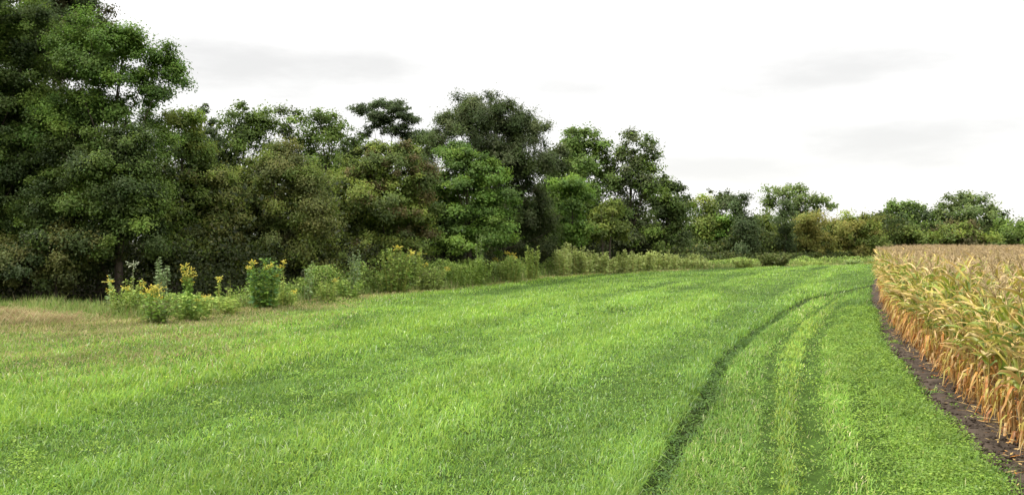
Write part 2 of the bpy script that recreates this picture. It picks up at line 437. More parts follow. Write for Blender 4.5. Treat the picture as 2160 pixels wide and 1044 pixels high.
G_DARK = [(.044, .062, .016), (.056, .076, .018), (.038, .055, .016)]
G_MID = [(.086, .122, .022), (.11, .15, .027), (.074, .106, .022)]
G_BRIGHT = [(.086, .14, .023), (.12, .178, .028), (.074, .12, .024)]
G_OLIVE = [(.11, .135, .025), (.14, .16, .03), (.09, .115, .024)]
G_BROWN = [(.096, .10, .026), (.118, .115, .032), (.08, .09, .026)]
G_RUST = [(.135, .122, .028), (.155, .135, .032), (.12, .122, .027)]
G_PINE = [(.048, .066, .024), (.058, .078, .027)]
G_GREY = [(.068, .08, .032), (.084, .095, .038), (.058, .07, .028)]
FG = 'trees of the far wood'
ED = 'trees along the edge of the wood'
total = 0
def T(*a, **k):
    global total
    total += make_tree(*a, **k)
# near left
T('broadleaf_tree', 'tall brownish tree with its top cut off, standing behind the bright leaning tree', 'tree', 46, 110,
  [(120, 40, 90, 80), (160, 20, 55, 60), (60, 130, 120, 110), (110, -30, 80, 50), (110, 330, 120, 170)], [(.065, .06, .025), (.05, .07, .022), (.08, .062, .032)], ED, lai=.8, trunk_r=.28)
T('broadleaf_tree', 'tallest dark green tree at the left border, reaching out of the picture', 'tree', 38.5, -40,
  [(-30, 90, 150, 120), (20, 60, 90, 70), (-60, 260, 150, 150), (40, 200, 95, 110), (-20, 430, 150, 150), (50, 330, 90, 110), (30, 520, 110, 100)], G_MID + G_DARK, ED, lai=1.0, trunk_r=.32, limbs=26)
T('broadleaf_tree', 'big bright green tree with round sunlit lobes leaning out over the gap on the left', 'tree', 38, 215,
  [(215, 130, 95, 72), (235, 172, 66, 38), (165, 105, 55, 50), (270, 95, 45, 42), (342, 135, 42, 48), (362, 170, 32, 38), (315, 200, 50, 40), (205, 240, 110, 60, .8), (120, 260, 70, 70), (330, 310, 35, 55, 1)],
  G_BRIGHT + [(.09, .14, .025)], ED, lai=.9, gap=.0, trunk_r=.24, limbs=16)
T('broadleaf_tree', 'dark green rounded tree filling the wood below the bright leaning tree', 'tree', 37, 250,
  [(250, 400, 110, 110), (180, 340, 95, 90), (290, 330, 70, 70), (150, 470, 105, 100), (290, 490, 80, 90), (310, 430, 62, 75)], G_MID + G_DARK, ED, lai=1.0, trunk_r=.24)
T('shrub_tree', 'low brownish green thicket tree at the left foot of the wood', 'tree', 36, 110,
  [(150, 560, 85, 70), (60, 570, 90, 65), (190, 530, 60, 55), (-30, 570, 90, 70)], G_BROWN + G_DARK, ED, lai=.9, stems=3, trunk_r=.12)
T('broadleaf_tree', 'narrow yellow-green tree just right of the big leaning tree', 'tree', 41, 395,
  [(392, 265, 38, 40), (400, 330, 52, 60), (385, 410, 65, 80), (400, 510, 75, 80), (365, 560, 60, 70)], G_MID + G_OLIVE, ED, lai=.95, trunk_r=.18)
T('conifer_tree', 'ragged dark conifer tip poking up behind the narrow yellow-green tree', 'tree', 56, 428,
  [(428, 226, 7, 14), (430, 244, 15, 12), (436, 262, 28, 12), (424, 285, 40, 14), (436, 312, 46, 22), (430, 360, 52, 40), (430, 440, 60, 60)], G_PINE, ED, lai=.9, r=.3, flat=.6, leaf=(.22, .06), trunk_r=.16)
# middle
T('broadleaf_tree', 'thin airy tree with sky showing through, left one behind the olive trees', 'tree', 58, 525,
  [(520, 262, 52, 36), (525, 305, 60, 40), (500, 300, 42, 40), (555, 270, 36, 40), (515, 228, 20, 14), (480, 345, 40, 45), (560, 345, 40, 45), (520, 410, 60, 50)], G_MID, ED, lai=.6, gap=.1, r=.62, trunk_r=.14, limbs=16)
T('broadleaf_tree', 'thin airy tree with two small tops above the olive trees', 'tree', 60, 620,
  [(592, 240, 18, 18), (628, 256, 26, 22), (602, 285, 34, 34), (640, 300, 36, 38), (610, 360, 50, 45)], G_MID + G_GREY, ED, lai=.6, gap=.1, r=.6, trunk_r=.13, limbs=14)
T('broadleaf_tree', 'airy tree left of the pine with gaps in its crown', 'tree', 59, 690,
  [(682, 258, 38, 26), (700, 285, 48, 38), (660, 300, 32, 36), (735, 305, 30, 34), (690, 350, 60, 45), (745, 350, 40, 40)], G_MID, ED, lai=.62, gap=.08, r=.62, trunk_r=.15, limbs=16)
T('shrub_tree', 'olive brown bushy tree with a broad low crown in front of the airy trees', 'tree', 43, 590,
  [(590, 370, 72, 62), (600, 325, 42, 36), (540, 430, 70, 75), (640, 440, 68, 80), (590, 500, 100, 80), (530, 540, 70, 60), (660, 545, 70, 60)], G_OLIVE + G_BROWN, ED, lai=.9, aspect=.5, trunk_r=.16, stems=2, r=.5)
T('shrub_tree', 'dull olive bushy tree between the narrow tree and the broad olive tree', 'tree', 42, 460,
  [(455, 400, 58, 55), (440, 460, 70, 70), (490, 460, 55, 75), (460, 545, 85, 65)], G_OLIVE + G_BROWN, ED, lai=.9, aspect=.5, trunk_r=.14, stems=2, r=.5)
T('pine_tree', 'dark flat topped pine standing above the other trees against the sky', 'tree', 72, 797,
  [(808, 224, 46, 16), (772, 234, 32, 12), (845, 240, 34, 18), (815, 252, 54, 16), (862, 258, 20, 20), (790, 272, 30, 14), (836, 280, 40, 16), (880, 300, 34, 24), (770, 290, 20, 10), (905, 290, 24, 20)], G_PINE, ED, lai=.7, r=.6, gap=-.3, flat=.5, leaf=(.3, .08), trunk_r=.2, limbs=6)
T('broadleaf_tree', 'olive tree with a reddish tinge and domed crown beneath the pine', 'tree', 50, 815,
  [(822, 350, 66, 42), (850, 322, 40, 24), (770, 385, 58, 52), (870, 380, 52, 55), (815, 430, 100, 70), (760, 490, 70, 70), (865, 480, 62, 70), (810, 540, 90, 60)], G_OLIVE + [(.095, .075, .026), (.07, .09, .024)], ED, lai=.95, trunk_r=.2)
T('shrub_tree', 'dark filler tree between the airy trees and the domed olive tree', 'tree', 54, 720,
  [(722, 395, 50, 50), (778, 325, 34, 24), (745, 330, 30, 32), (700, 460, 60, 70), (720, 530, 70, 60)], G_DARK + G_OLIVE, ED, lai=.9, trunk_r=.16)
T('broadleaf_tree', 'large dark twiggy oak with a high spiky crown right of the pine', 'tree', 66, 1040,
  [(1000, 215, 22, 20), (1035, 212, 18, 18), (970, 232, 26, 24), (1010, 245, 60, 30), (1070, 240, 34, 30), (1060, 262, 62, 36), (1095, 255, 18, 20), (940, 262, 24, 24), (955, 275, 45, 40), (1000, 300, 95, 60), (1040, 345, 80, 50), (1100, 290, 62, 40), (1135, 272, 28, 22), (1110, 370, 70, 70), (1100, 460, 70, 80), (1060, 400, 80, 90), (920, 320, 40, 44), (1130, 500, 55, 60)],
  G_GREY + G_DARK, ED, lai=.8, gap=.25, aspect=.35, shaggy=.7, up_shift=.8, r=.55, trunk_r=.34, limbs=40)
T('broadleaf_tree', 'rich green maple with layered crown in front of the dark twiggy oak', 'tree', 57, 990,
  [(960, 330, 42, 34), (1030, 365, 46, 36), (985, 350, 50, 34), (975, 395, 62, 44), (1030, 430, 56, 48), (950, 455, 56, 52), (1040, 490, 48, 46), (985, 510, 80, 50), (930, 400, 30, 40)], G_BRIGHT, ED, lai=.85, r=.6, trunk_r=.22, flat=.5, upw=.8)
T('shrub_tree', 'dark low tree at the back between the domed olive tree and the maple', 'tree', 60, 905,
  [(900, 420, 46, 60), (900, 500, 60, 60), (890, 360, 30, 30)], G_DARK, ED, lai=.9, trunk_r=.16)
T('broadleaf_tree', 'round topped pale green tree behind, right of the dark twiggy oak', 'tree', 82, 1225,
  [(1228, 290, 40, 26), (1205, 315, 34, 30), (1255, 320, 40, 30), (1228, 360, 60, 45), (1228, 440, 60, 60)], [(.095, .14, .03), (.12, .165, .036)], ED, lai=.85, trunk_r=.22)
T('broadleaf_tree', 'small bright green tree tucked under the round topped pale tree', 'tree', 70, 1203,
  [(1200, 395, 40, 34), (1222, 420, 32, 36), (1190, 450, 44, 50), (1210, 500, 44, 44)], G_BRIGHT, ED, lai=.9, trunk_r=.15)
T('shrub_tree', 'dark green tree in the shade beside the small bright green tree', 'tree', 74, 1165,
  [(1165, 400, 34, 50), (1165, 480, 40, 60), (1180, 340, 30, 40)], G_DARK + G_GREY, ED, lai=.9, trunk_r=.18)
T('broadleaf_tree', 'tall speckled tree with two ragged tops near the right end of the wood', 'tree', 82, 1330,
  [(1332, 292, 26, 22), (1364, 308, 18, 20), (1315, 330, 38, 34), (1355, 345, 36, 38), (1310, 385, 56, 50), (1360, 400, 40, 50), (1320, 450, 60, 60), (1340, 500, 60, 45), (1268, 350, 30, 40)],
  G_MID + G_GREY, ED, lai=.75, gap=.12, trunk_r=.26, limbs=30)
T('shrub_tree', 'small olive yellow tree at the foot of the tall speckled tree', 'tree', 73, 1280,
  [(1282, 455, 36, 28), (1262, 490, 34, 36), (1300, 495, 30, 36)], G_OLIVE, ED, lai=.9, trunk_r=.13, stems=2)
T('broadleaf_tree', 'dark tree with a rounded overhanging crown ending the near wood', 'tree', 86, 1405,
  [(1405, 400, 34, 24), (1432, 400, 28, 20), (1395, 440, 48, 40), (1425, 460, 34, 50), (1385, 490, 46, 40), (1430, 510, 28, 30), (1440, 430, 20, 30)], G_DARK + G_MID, ED, lai=.9, trunk_r=.24)
# far group
FG = 'trees of the far wood'
T('broadleaf_tree', 'yellowish green tree starting the far group beside the dark near wood', 'tree', 104, 1480,
  [(1482, 440, 26, 26), (1478, 480, 30, 36), (1500, 500, 30, 36), (1485, 520, 36, 26)], G_OLIVE + G_MID, FG, lai=.85, trunk_r=.2)
T('broadleaf_tree', 'dark pointed tree second from the left of the far group', 'tree', 112, 1512,
  [(1512, 418, 24, 20), (1525, 440, 30, 30), (1500, 455, 24, 34), (1520, 490, 34, 36)], G_GREY + G_DARK, FG, lai=.85, trunk_r=.2)
T('juniper_tree', 'dark blue-green cone shaped evergreen in the far group', 'tree', 101, 1568,
  [(1562, 420, 14, 18), (1564, 450, 26, 26), (1568, 485, 32, 34), (1566, 520, 36, 26)], G_PINE, FG, lai=1.0, flat=.8, leaf=(.3, .12), trunk_r=.16)
T('broadleaf_tree', 'light green young tree between the dark pointed tree and the evergreen', 'tree', 103, 1535,
  [(1532, 470, 20, 26), (1530, 500, 22, 30), (1528, 525, 26, 22)], G_BRIGHT, FG, lai=.85, trunk_r=.14)
T('broadleaf_tree', 'broad pale cottonwood with open crown rising highest in the far group', 'tree', 138, 1680,
  [(1640, 408, 32, 18), (1682, 408, 36, 20), (1622, 430, 24, 20), (1660, 432, 40, 22), (1710, 428, 34, 20), (1745, 425, 20, 16), (1752, 440, 18, 14), (1690, 455, 60, 24), (1690, 490, 60, 30)], [(.11, .14, .04), (.13, .16, .045), (.09, .12, .035)], FG, lai=.6, gap=.12, trunk_r=.4, limbs=40)
T('juniper_tree', 'slim dark evergreen beside the rust coloured shrubs', 'tree', 106, 1655,
  [(1657, 440, 14, 20), (1653, 475, 22, 34), (1655, 515, 24, 30)], G_PINE + G_DARK, FG, lai=1.0, leaf=(.3, .12), trunk_r=.16)
T('broadleaf_tree', 'muted olive tree between the two dark evergreens', 'tree', 110, 1612,
  [(1610, 465, 24, 24), (1615, 500, 28, 34), (1605, 525, 34, 22)], G_OLIVE, FG, lai=.85, trunk_r=.16)
T('shrub_tree', 'rust brown spreading shrub, left of the two by the corner of the corn', 'shrub', 109, 1700,
  [(1705, 478, 40, 28), (1685, 510, 32, 32), (1722, 510, 36, 34), (1700, 535, 50, 20)], G_RUST, FG, lai=.8, stems=4, aspect=.4, trunk_r=.12, shaggy=.6)
T('shrub_tree', 'rust olive spreading shrub nearest the corner of the corn', 'shrub', 112, 1795,
  [(1785, 478, 42, 28), (1825, 484, 38, 28), (1770, 510, 36, 32), (1815, 518, 46, 30), (1790, 538, 60, 16)], G_RUST + G_OLIVE, FG, lai=.8, stems=4, aspect=.4, trunk_r=.12, shaggy=.6)
T('shrub_tree', 'dull brown green bush behind the corn corner, right of the rust shrubs', 'shrub', 116, 1855,
  [(1850, 495, 26, 26), (1860, 525, 34, 28)], G_OLIVE + G_BROWN, FG, lai=.85, stems=3, trunk_r=.12)
T('broadleaf_tree', 'dark rounded tree rising behind the corner of the cornfield', 'tree', 124, 1905,
  [(1890, 442, 26, 18), (1920, 442, 26, 18), (1862, 458, 24, 18), (1905, 470, 52, 34), (1940, 468, 26, 30), (1905, 510, 56, 36)], G_DARK + G_MID, FG, lai=.9, trunk_r=.24)
T('broadleaf_tree', 'large round crowned oak standing behind the cornfield', 'tree', 150, 2042,
  [(2030, 424, 36, 18), (2062, 428, 30, 18), (1995, 438, 26, 18), (2090, 444, 22, 18), (2040, 452, 60, 26), (2010, 480, 46, 28), (2075, 480, 40, 26), (2045, 510, 60, 26)], [(.09, .115, .034), (.11, .135, .04), (.075, .10, .03)], FG, lai=.75, trunk_r=.4, limbs=36)
T('shrub_tree', 'olive brown bush in front of the large round oak', 'shrub', 128, 2020,
  [(2020, 488, 44, 26), (1995, 508, 40, 26), (2055, 508, 44, 24)], G_OLIVE + [(.09, .075, .03)], FG, lai=.85, stems=3, trunk_r=.12)
T('broadleaf_tree', 'green tree at the right border behind the corn', 'tree', 140, 2140,
  [(2130, 482, 34, 18), (2165, 484, 36, 18), (2140, 508, 60, 26), (2200, 500, 50, 30)], G_MID, FG, lai=.85, trunk_r=.24)
T('broadleaf_tree', 'dark low tree in the gap left of the right border tree', 'tree', 146, 2105,
  [(2100, 500, 28, 18), (2095, 520, 34, 20)], G_DARK + G_GREY, FG, lai=.85, trunk_r=.2)
T('broadleaf_tree', 'pale grey green tree between the dark rounded tree and the large round oak', 'tree', 152, 1972,
  [(1975, 462, 24, 16), (1962, 485, 34, 24), (1990, 495, 34, 26), (1970, 515, 44, 22)], G_MID + [(.09, .115, .034)], FG, lai=.85, trunk_r=.2)
T('shrub_tree', 'olive bush peeping over the corn below the dark rounded tree', 'shrub', 119, 1925,
  [(1920, 500, 30, 20), (1950, 508, 30, 18), (1890, 508, 30, 18)], G_OLIVE, FG, lai=.85, stems=3, trunk_r=.1)
T('broadleaf_tree', 'dull green tree just right of the large round oak', 'tree', 158, 2090,
  [(2085, 478, 26, 16), (2105, 490, 30, 20), (2075, 500, 34, 24), (2110, 512, 40, 20)], G_GREY + G_MID, FG, lai=.85, trunk_r=.2)
for bx_, top_ in ((2230, 470), (2300, 450), (2390, 480), (2480, 440), (2580, 465)):
    T('broadleaf_tree', 'green tree outside the right border, one of a line behind the corn', 'tree', 135 + R.uniform(-6, 10), bx_,
      [(bx_, top_, 34, 22), (bx_ - 26, top_ + 22, 40, 26), (bx_ + 28, top_ + 24, 42, 28), (bx_, 505, 60, 28)], G_MID + G_GREY, FG, lai=.8, trunk_r=.22)
print('tree leaves', total)

# the wood behind, which reads as one dark mass
n = 340000
wx = R.uniform(-62, 56, n)
dep = R.uniform(7, 34, n)
wy = edge_y(wx) + dep
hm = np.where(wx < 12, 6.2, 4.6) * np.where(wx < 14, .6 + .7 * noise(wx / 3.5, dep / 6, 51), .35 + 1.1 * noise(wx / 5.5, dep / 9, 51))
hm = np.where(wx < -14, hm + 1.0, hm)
wz = hm * R.random(n) ** .8
C = np.column_stack([wx, wy, wz + .1])
lo_ = 130000
kc = R.integers(0, 900, lo_)
kx_, kd_, kz_, kr_ = R.uniform(-62, 56, 900), R.uniform(3.6, 10, 900), R.random(900) ** .8 * 2.4, R.uniform(.35, .9, 900)
gs = R.normal(0, .55, (3, lo_)) * kr_[kc]
wx[:lo_] = kx_[kc] + gs[0] * 1.4; dep[:lo_] = np.maximum(kd_[kc] + gs[1], 2.8); wy = edge_y(wx) + dep; C[:, 1] = wy
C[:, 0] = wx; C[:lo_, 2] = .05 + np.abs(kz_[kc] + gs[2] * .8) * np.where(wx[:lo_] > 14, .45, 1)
nrm = unit(np.column_stack([R.normal(0, .6, n), R.normal(-.3, .6, n), R.normal(.6, .4, n)]))
Lw = R.uniform(.2, .36, n) * (wy / 60) ** .5
Lw[:lo_] *= .6
Vq, Qq = leaf_quads(C, R.normal(0, 1, (n, 3)), nrm, Lw, Lw * .65)
wc = pick(n, G_DARK + G_MID[:1] + G_BROWN[:1], [3, 3, 3, 1, 1]) * R.uniform(.35, .8, (n, 1)) * np.where(wx > 14, 2.0, 1.0)[:, None]  # shade inside the wood put into darker leaf colours; far end lightened again
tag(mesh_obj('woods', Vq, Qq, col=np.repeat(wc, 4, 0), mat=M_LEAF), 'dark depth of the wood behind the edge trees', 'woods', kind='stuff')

# ------------------------------------------------------------------ weeds along the meadow's edge
def add_weed(name, label, cat, x, y_top, y_base, halfw, lcol, group=None, fcol=None, ffrac=.2, stems=9, leafL=.2, leafW=.085, dens=34, plume=.15, dpt=None, spread=1.1, droop=.5, d=None):
    d = d or CAMH * F / (y_base - HZ)
    X0 = (x - CX) / F * d
    base = np.array([X0, d, 0.]); base[2] = float(gz(X0, d))
    H = (y_base - y_top) / F * d; hw = halfw / F * d
    root = empty(name, base, label, cat, group)
    S, Lf, heads = Acc(), Acc(), []
    nf = 0
    for k in range(stems):
        a = R.uniform(0, 2 * PI); rr = R.random() ** .6
        h = H * (1 - .38 * rr * R.random()) * (R.uniform(.82, 1.06) if k else 1.0)
        e = np.array([np.cos(a) * hw * rr, np.sin(a) * hw * rr * .8, h])
        b = np.array([e[0] * spread * .5, e[1] * spread * .5, 0])
        u = np.linspace(0, 1, 6)[:, None]
        mid = np.array([e[0] * .75, e[1] * .75, h * .55])
        pts = b * (1 - u) ** 2 + 2 * mid * u * (1 - u) + e * u ** 2
        tube(S, pts, .012 * (1 - .75 * u[:, 0]) * max(1, d / 45), 4, np.array(lcol[0]) * [1.1, .85, .9])
        n = int(dens * h / .8)
        t = R.random(n) ** .75
        p = np.stack([np.interp(t, u[:, 0], pts[:, i]) for i in range(3)], 1)
        da = R.uniform(0, 2 * PI, n)
        L = leafL * R.uniform(.6, 1.25, n) * (1.15 - .6 * t)
        dirv = np.stack([np.cos(da), np.sin(da), R.normal(.25 - droop * .6, .3, n)], 1)
        nrm = unit(np.stack([-np.cos(da) * .3, -np.sin(da) * .3, np.ones(n)], 1) + R.normal(0, .55, (n, 3)))
        Vq, Qq = leaf_quads(p + unit(dirv) * (L * .55)[:, None], dirv, nrm, L, L * leafW / leafL)
        cc = pick(n, lcol, np.ones(len(lcol))) * R.uniform(.75, 1.25, (n, 1))
        Lf.add(Vq, Qq, None, np.repeat(cc, 4, 0))
        if fcol is not None and (R.random() < ffrac * .55 or (k == 0)):
            m = 30; nf += 1
            q = R.normal(0, 1, (m, 3)) * np.array([plume, plume, plume * (.55 if plume > .25 else .75)]) * .5
            Vq, Qq = leaf_quads(pts[-1] + q + [0, 0, .02], R.normal(0, 1, (m, 3)), unit(R.normal(0, .6, (m, 3)) + [0, -.3, .8]), np.full(m, .055 * max(1, d / 40)), np.full(m, .045 * max(1, d / 40)))
            Fl = Acc(); Vc = np.vstack([Vq, [pts[-1]]]); j4 = np.arange(m) * 4
            Fl.add(Vc, Qq, np.stack([j4, j4 * 0 + 4 * m, j4], 1) + [[0, 0, 1]] * m, np.vstack([np.repeat(pick(m, fcol, np.ones(len(fcol))) * R.uniform(.8, 1.15, (m, 1)), 4, 0), [lcol[0]]])); heads.append(Fl)
    S.obj('stem', M_STEM, root, True); Lf.obj('leaves', M_WEED, root)
    for Fl in heads: Fl.obj('blossom', M_WEED, root)
    return root

YEL = [(.68, .52, .06), (.6, .5, .1), (.5, .48, .1)]
CREAM = [(.42, .46, .32), (.34, .4, .24), (.5, .5, .36)]
W_G = [(.14, .24, .035), (.18, .28, .045), (.11, .2, .035)]
W_Y = [(.27, .36, .075), (.31, .39, .09), (.22, .32, .07)]
W_P = [(.24, .32, .15), (.29, .37, .18), (.2, .29, .11)]
W_D = [(.10, .14, .035), (.13, .17, .04), (.14, .14, .05)]
WG = 'weeds along the edge of the meadow'
add_weed('goldenrod', 'leftmost goldenrod, low with yellow heads beside a thin leaning stalk', 'weed', 262, 588, 664, 40, W_Y, WG, YEL, .75, 14, plume=.16)
add_weed('tall_weed', 'thin leaning weed stalk left of the leftmost goldenrod', 'weed', 226, 566, 655, 8, W_P, WG, None, 0, 2, dens=16)
add_weed('umbel_weed', 'tall stalk carrying a flat whitish flower head above the goldenrod', 'weed', 278, 540, 662, 6, W_P, WG, CREAM, 1, 2, leafL=.08, dens=7, plume=.26)
add_weed('tall_weed', 'pale bushy topped weed rising highest beside the whitish flower head', 'weed', 345, 530, 662, 22, W_P, WG, None, 0, 5, leafL=.2, leafW=.06, dens=50)
add_weed('goldenrod', 'goldenrod with one bright yellow head right of the pale bushy weed', 'weed', 396, 566, 664, 18, W_G, WG, YEL, .6, 8, plume=.24)
add_weed('goldenrod', 'goldenrod with two yellow tufts in front of the pale bushy weed', 'weed', 318, 606, 672, 30, W_G, WG, YEL, .6, 12, plume=.24)
add_weed('leafy_weed', 'dark green leafy clump at the front of the goldenrod group', 'weed', 330, 628, 682, 46, W_D + W_G, WG, None, 0, 22)
add_weed('leafy_weed', 'leafy green clump under the bright yellow headed goldenrod', 'weed', 400, 610, 674, 50, W_G + W_Y, WG, None, 0, 22)
add_weed('goldenrod', 'low goldenrod with orange yellow tips left of the thin double stalks', 'weed', 438, 622, 664, 30, W_Y, WG, YEL, .4, 12, plume=.14)
add_weed('tall_weed', 'thin weed with a yellow tip standing against the dark wood', 'weed', 461, 578, 655, 11, W_Y, WG, YEL, .5, 3, plume=.12, dens=20)
add_weed('tall_weed', 'short thin stalk just right of the thin yellow tipped weed', 'weed', 486, 592, 655, 7, W_Y, WG, None, 0, 2, dens=18)
add_weed('leafy_weed', 'yellow green low clump between the thin stalks and the big sunflower bush', 'weed', 478, 626, 662, 32, W_Y, WG, None, 0, 14)
add_weed('sunflower_bush', 'big leafy bush topped with small yellow flowers standing apart on dark ground', 'weed', 556, 548, 652, 42, W_G + [(.1, .2, .07)], WG, YEL, .3, 24, leafL=.26, leafW=.1, plume=.14, dens=30)
add_weed('goldenrod', 'slim yellow flowered stalk leaning right of the big sunflower bush', 'weed', 596, 556, 648, 10, W_Y, WG, YEL, .8, 4, plume=.14, dens=14)
add_weed('leafy_weed', 'yellow green low clump at the right foot of the sunflower bush', 'weed', 604, 612, 648, 28, W_Y, WG, YEL, .15, 14, plume=.1)
add_weed('tall_weed', 'slender pale weed with several upright stalks against the dark wood', 'weed', 645, 545, 636, 16, W_P + W_G, WG, None, 0, 5, dens=22)
add_weed('goldenrod', 'low yellow flowered clump right of the slender pale weed', 'weed', 688, 592, 636, 30, W_Y, WG, YEL, .3, 12, plume=.13)
add_weed('tall_weed', 'pale feathery weed standing tall left of the large flowering mound', 'weed', 745, 520, 624, 14, W_P, WG, None, 0, 5, dens=34)
add_weed('leafy_weed', 'low green clump left of the large flowering mound', 'weed', 735, 590, 630, 34, W_G + W_Y, WG, None, 0, 16)
add_weed('shrub', 'large rounded mound of weeds with yellow flowers on its crest', 'shrub', 832, 520, 618, 56, W_Y + W_D + W_G, WG, YEL, .14, 48, leafL=.2, leafW=.09, plume=.2, dens=34)
add_weed('leafy_weed', 'brownish green low clump at the right foot of the flowering mound', 'weed', 905, 556, 612, 44, W_D + W_Y, WG, YEL, .06, 26)
add_weed('goldenrod', 'small orange yellow flower spike at the right top of the flowering mound', 'weed', 884, 520, 612, 10, W_Y, WG, YEL, 1, 3, plume=.16)
add_weed('leafy_weed', 'green leafy clump left of the tall branching weed', 'weed', 965, 536, 602, 42, W_G + W_Y, WG, None, 0, 26, leafL=.17, leafW=.07)
add_weed('tall_weed', 'tall branching weed rising above its neighbours before the maple', 'weed', 1014, 492, 598, 14, W_P + W_G, WG, None, 0, 5, leafL=.2, leafW=.08, dens=34)
add_weed('leafy_weed', 'green clump at the foot of the tall branching weed', 'weed', 1015, 535, 600, 38, W_G + W_Y, WG, None, 0, 26, leafL=.18, leafW=.07)
add_weed('leafy_weed', 'yellow green upright clump just left of the dark gap, lower part of it', 'weed', 1075, 532, 594, 36, W_Y + W_G, WG, YEL, .12, 26, leafL=.18, leafW=.07, plume=.2)
add_weed('leafy_weed', 'yellow green upright clump with pointed tops bordering the dark gap', 'weed', 1122, 520, 590, 22, W_Y, WG, None, 0, 18, leafL=.2, leafW=.07)
# row of giant ragweed right of the gap: upright plants that look alike
RG = 'upright ragweed plants in the pale hedge'
xx = np.concatenate([np.linspace(1178, 1495, 40), R.uniform(1175, 1495, 26)])
for x in xx:
    yb = np.interp(x, [1165, 1300, 1500], [585, 577, 564]) - R.uniform(0, 3)
    tp = np.interp(x, [1165, 1200, 1240, 1300, 1400, 1500], [522, 516, 528, 530, 529, 538]) + R.uniform(-6, 14)
    add_weed('ragweed', 'pale yellow green upright ragweed in the hedge right of the dark gap', 'weed', x, tp, yb, R.uniform(9, 14), [(.37, .44, .14), (.42, .47, .17), (.32, .40, .11)], RG, None, 0, 7, leafL=.3, leafW=.13, dens=22, droop=.3)
# far end
FW = 'low bushes at the far end of the meadow'
add_weed('shrub', 'grey green rounded mound of brambles at the far end', 'shrub', 1632, 532, 562, 42, W_D, FW, None, 0, 60, leafL=.28, leafW=.14, dens=40)
add_weed('leafy_weed', 'light green low weeds left of the grey green mound', 'weed', 1575, 545, 565, 34, W_Y + W_D, FW, None, 0, 40, leafL=.26, leafW=.1)
add_weed('shrub', 'dark low bush under the evergreen at the far end', 'shrub', 1530, 530, 558, 34, W_D + G_DARK, FW, None, 0, 40, leafL=.28, leafW=.14, dens=36)
add_weed('leafy_weed', 'bright pale green weeds in front of the rust shrubs beside the corn', 'weed', 1800, 545, 558, 26, W_Y + W_P, FW, None, 0, 36, leafL=.3, leafW=.1)
add_weed('leafy_weed', 'thin pale weeds in front of the left rust shrub', 'weed', 1720, 549, 560, 40, W_Y, FW, None, 0, 36, leafL=.3, leafW=.1)

# ground cover between the weeds: tall grass, seedlings
n = 60000
ux = np.concatenate([R.uniform(-42, -2, n // 2), R.uniform(-4, 62, n // 2)])
uy = edge_y(ux) + R.normal(.3, 1.2, n)
dd = np.hypot(ux, uy)
tall = noise(ux / 1.2, uy / 1.2, 61)
a = Acc()
hcol = pick(n, [(.14, .24, .04), (.2, .27, .06), (.26, .27, .09), (.34, .3, .13), (.12, .18, .04)], [3, 3, 2, 1.2, 2]) * R.uniform(.75, 1.2, (n, 1))
a.add(*blades(np.column_stack([ux, uy, gz(ux, uy)]), (.25 + .6 * tall * R.random(n)), .014 * (dd / 30) ** .8 * R.uniform(.7, 1.4, n), R.uniform(.1, .9, n), R.uniform(0, 2 * PI, n), hcol, 2))
nl = 95000
lx = np.concatenate([R.uniform(-14, 0, nl // 2), R.uniform(-4, 62, nl // 2)]); ly = edge_y(lx) + R.normal(.9, .8, nl)
lz = R.random(nl) * (.3 + .7 * noise(lx / 1.5, ly / 1.5, 62)) * np.where(lx < -9, 1.1, np.where(lx < 6, 1.7, 1.0))
ll = R.uniform(.08, .16, nl) * (ly / 45) ** .6
Vq, Qq = leaf_quads(np.column_stack([lx, ly, lz]), R.normal(0, 1, (nl, 3)), unit(R.normal(0, .5, (nl, 3)) + [0, -.1, .8]), ll, ll * .5)
a.add(Vq, Qq, None, np.repeat(pick(nl, W_D + W_G + W_Y, [.5, .5, .5, 1, 1, 1, 1.6, 1.6, 1.6]) * R.uniform(.7, 1.2, (nl, 1)), 4, 0))
tag(a.obj('undergrowth', M_WEED), 'tangled rough grass and seedlings along the foot of the trees', 'undergrowth', kind='stuff')

# ------------------------------------------------------------------ corn
def strip(acc, pts, side, widths, cols, fold=.25):
    """a leaf blade folded along its midrib"""
    n = len(pts)
    up = unit(np.cross(side, np.gradient(pts, axis=0)))
    l = pts - side * widths[:, None] + up * (widths * fold)[:, None]
    r = pts + side * widths[:, None] + up * (widths * fold)[:, None]
    V = np.stack([l, pts, r], 1).reshape(-1, 3)
    q = []
    for i in range(n - 1):
        b = i * 3
        q += [(b, b + 1, b + 4, b + 3), (b + 1, b + 2, b + 5, b + 4)]
    acc.add(V, np.array(q), None, np.repeat(cols, 3, 0))

